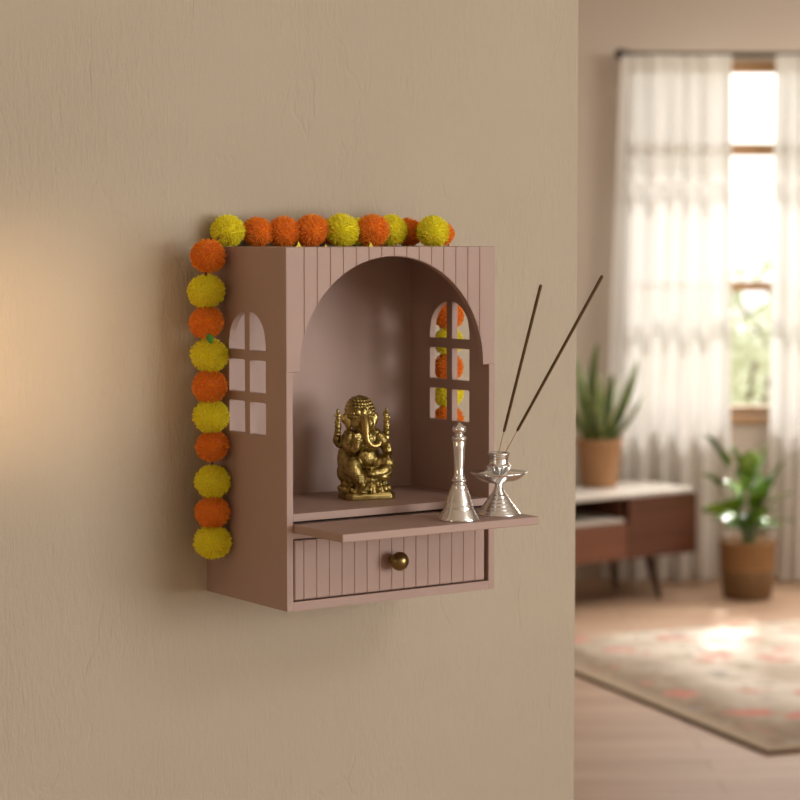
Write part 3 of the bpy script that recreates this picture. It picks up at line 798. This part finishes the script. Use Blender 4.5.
# ------------------------------------------------------------------ rug
RYAW = R(21.5)
bm = boxes((0, 3.1, 0, 2.12, .0005, .014))
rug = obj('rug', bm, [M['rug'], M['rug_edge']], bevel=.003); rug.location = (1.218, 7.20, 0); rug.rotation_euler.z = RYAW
for p in rug.data.polygons:
    if abs(p.normal.z) < .5: p.material_index = 1
tag(rug, 'cream floral woven rug with faded red flowers on the wooden floor', 'rug')

# ------------------------------------------------------------------ curtains and rod
CY = 10.845
def curtain(x0t, x1t, x0b, x1b, zt_, zb_, phase, seed, label):
    rnd = random.Random(seed); nx, nz = 150, 40; bm = bmesh.new(); g = []
    nf = max(5, int((x1t - x0t) / .085))
    ph = [rnd.uniform(-.35, .35) for _ in range(nf + 2)]
    for j in range(nz + 1):
        s = j / nz; row = []
        for i in range(nx + 1):
            f = i / nx; q = f + .010 * math.sin(5 * s + f * 9)
            x = (x0t + (x1t - x0t) * f) * (1 - s) + (x0b + (x1b - x0b) * f) * s
            k0 = q * nf; a = 2 * math.pi * (k0 + ph[int(k0) % len(ph)] * math.sin(math.pi * (k0 % 1)) ** 2) + phase
            amp = .006 + .026 * min(1, s * 5) ** .6 + .008 * s
            y = CY + amp * math.sin(a) + .012 * math.sin(a * .37 + 3 * s) + .006 * math.sin(2 * a + 4 * s)
            row.append(bm.verts.new((x, y, zt_ + (zb_ - zt_) * s)))
        g.append(row)
    for a, b in zip(g, g[1:]):
        for i in range(nx): bm.faces.new((a[i], a[i+1], b[i+1], b[i]))
    o = obj('curtain', bm, M['curtain'], None, True)
    tag(o, label, 'curtain', 'sheer curtains'); return o
px = CY / 2190
X = lambda x: (x - 400) * px
zr = EYE + (235 - 60.5) * px
curtain(X(618), X(727), X(602), X(730), zr + .012, .012, 0, 3, 'wide white sheer curtain hanging left of the window gap')
curtain(X(771), X(905), X(769), X(915), zr + .012, .012, 1, 8, 'white sheer curtain hanging right of the window gap, cut by the picture edge')
rod = thing('curtain_rod', 'thin dark curtain rod with a knob end above the window', 'curtain rod', (0, CY + .035, zr + .016))
bm = bmesh.new(); tube(bm, [(X(618), 0, 0), (X(930), 0, 0)], .012, 12); obj('pole', bm, M['finial'], rod, True)
for x in (X(617), X(931)):
    bm = bmesh.new(); ell(bm, (x, 0, 0), (.024, .024, .030)); obj('finial', bm, M['finial'], rod, True)
for x in (X(626), X(850), X(924)):
    bm = boxes((x - .006, x + .006, -.004, YB - CY - .036, -.006, .006), (x - .012, x + .012, YB - CY - .042, YB - CY - .036, -.03, .03)); obj('bracket', bm, M['finial'], rod)

# ------------------------------------------------------------------ garden
def shrub(name, c, rad, h, n, seed, label, leafL=.11):
    rnd = random.Random(seed); t = thing(name, label, 'shrub', (*c, -.25), 0, 'garden shrubs outside the window')
    bm = bmesh.new()
    for k in range(6):
        a = k * 1.05; tube(bm, smoothpath([(0, 0, 0), (rad * .2 * math.cos(a), rad * .2 * math.sin(a), h * .4), (rad * .6 * math.cos(a), rad * .6 * math.sin(a), h * .85)], 4), [.03] * 4 + [.02] * 4 + [.008], 6)
    obj('branches', bm, M['bark'], t, True)
    bm = bmesh.new()
    for k in range(n):
        while True:
            p = Vector([rnd.uniform(-1, 1) for _ in range(3)])
            if .35 < p.length < 1: break
        q = Vector((p.x * rad, p.y * rad, h * .56 + p.z * h * .44))
        d = Vector([rnd.gauss(0, 1) for _ in range(3)]).normalized(); s = d.orthogonal().normalized() * leafL * .28; l = d * leafL * rnd.uniform(.7, 1.3)
        vs = [bm.verts.new(v) for v in (q, q + l * .45 + s, q + l, q + l * .45 - s)]
        bm.faces.new(vs)
    obj('leaves', bm, M['garden_leaf'], t)
shrub('garden_shrub', (2.15, 14.2), .75, 1.45, 900, 1, 'pale green leafy shrub outside the window gap, nearer the glass')
shrub('garden_shrub', (3.3, 17.0), 1.3, 1.9, 1100, 2, 'pale green leafy shrub farther out in the garden', .14)

# ------------------------------------------------------------------ light
w = bpy.data.worlds.new('World'); S.world = w; w.use_nodes = True
nt = w.node_tree; bg = nt.nodes['Background']
sky = nt.nodes.new('ShaderNodeTexSky'); sky.sky_type = 'NISHITA'; sky.sun_disc = False
sky.sun_elevation = R(48); sky.sun_rotation = R(10); sky.air_density = 1.0; sky.dust_density = 3.0
mx = nt.nodes.new('ShaderNodeMix'); mx.data_type = 'RGBA'; mx.inputs['Factor'].default_value = .6
nt.links.new(sky.outputs[0], mx.inputs[6]); mx.inputs[7].default_value = (8, 8.1, 8.2, 1)
nt.links.new(mx.outputs[2], bg.inputs['Color']); bg.inputs['Strength'].default_value = .35
def light(name, kind, loc, energy, color, aim=None, **kw):
    l = bpy.data.lights.new(name, kind); l.energy = energy; l.color = color
    for a, b in kw.items(): setattr(l, a, b)
    o = bpy.data.objects.new(name, l); COL.objects.link(o); o.location = loc
    if aim is not None: o.rotation_euler = (Vector(aim) - Vector(loc)).to_track_quat('-Z', 'Y').to_euler()
    return o
el, az = R(44), R(12)
sd = Vector((math.sin(az) * math.cos(el), math.cos(az) * math.cos(el), math.sin(el)))
light('sun', 'SUN', sd * 20, 5.2, (1, .97, .93), (0, 0, 0), angle=R(2.5))
# daylight entering by the side window facing the cabinet
light('side_window_daylight', 'AREA', (3.94, (RY0 + RY1) / 2, (RZ0 + RZ1) / 2), 104, (1, .95, .90), (0, (RY0 + RY1) / 2 , (RZ0 + RZ1) / 2), shape='RECTANGLE', size=2.6, size_y=1.7)
light('added_overhead_fill', 'AREA', (1.95, 1.65, 2.93), 13, (1, .95, .90), W3(.17, 0, 1.45), shape='DISK', size=.8)  # added soft fill from above right, no ceiling fixture there
# daylight entering by the far window
light('far_window_daylight', 'AREA', ((WX0 + WX1) / 2, YB - .32, (WZ0 + WZ1) / 2), 70, (1, .94, .88), ((WX0 + WX1) / 2, 0, 1.4), shape='RECTANGLE', size=1.8, size_y=1.7)
# warm lamp beyond the left of the picture, washing the wall
tgt = W3(-.37, WALL_D, 1.565)
light('warm_wall_lamp', 'SPOT', W3(-.80, WALL_D - .42, 1.56), 18.0, (1, .62, .34), tgt, spot_size=R(40), spot_blend=1.0, shadow_soft_size=.06)
light('added_far_room_fill', 'AREA', (2.6, 9.0, 2.85), 42, (1, .92, .85), (1.3, 9.9, .5), shape='DISK', size=1.2)  # added fill to brighten the far room, not an actual lamp
light('added_warm_fill', 'POINT', (-1.9, 1.0, 1.5), 15, (1, .74, .5), shadow_soft_size=.2)  # added warm fill for the cabinet's left side, no lamp there

# ------------------------------------------------------------------ camera
cd = bpy.data.cameras.new('camera'); cam = bpy.data.objects.new('camera', cd); COL.objects.link(cam); S.camera = cam
cd.sensor_width = 36; cd.lens = 2205 / 800 * 36
cam.location = (0, 0, EYE); cam.rotation_euler = (R(90) - math.atan(165 / 2205), 0, 0)
cd.clip_start = .05; cd.clip_end = 200
cd.dof.use_dof = True; cd.dof.focus_distance = 3.08; cd.dof.aperture_fstop = 5.2
S.view_settings.view_transform = 'Standard'; S.view_settings.look = 'None'; S.view_settings.gamma = 1
S.view_settings.use_curve_mapping = False; S.view_settings.exposure = 0.0
S.cycles.use_denoising = True
S.cycles.max_bounces = 8; S.cycles.diffuse_bounces = 5; S.cycles.sample_clamp_indirect = 6
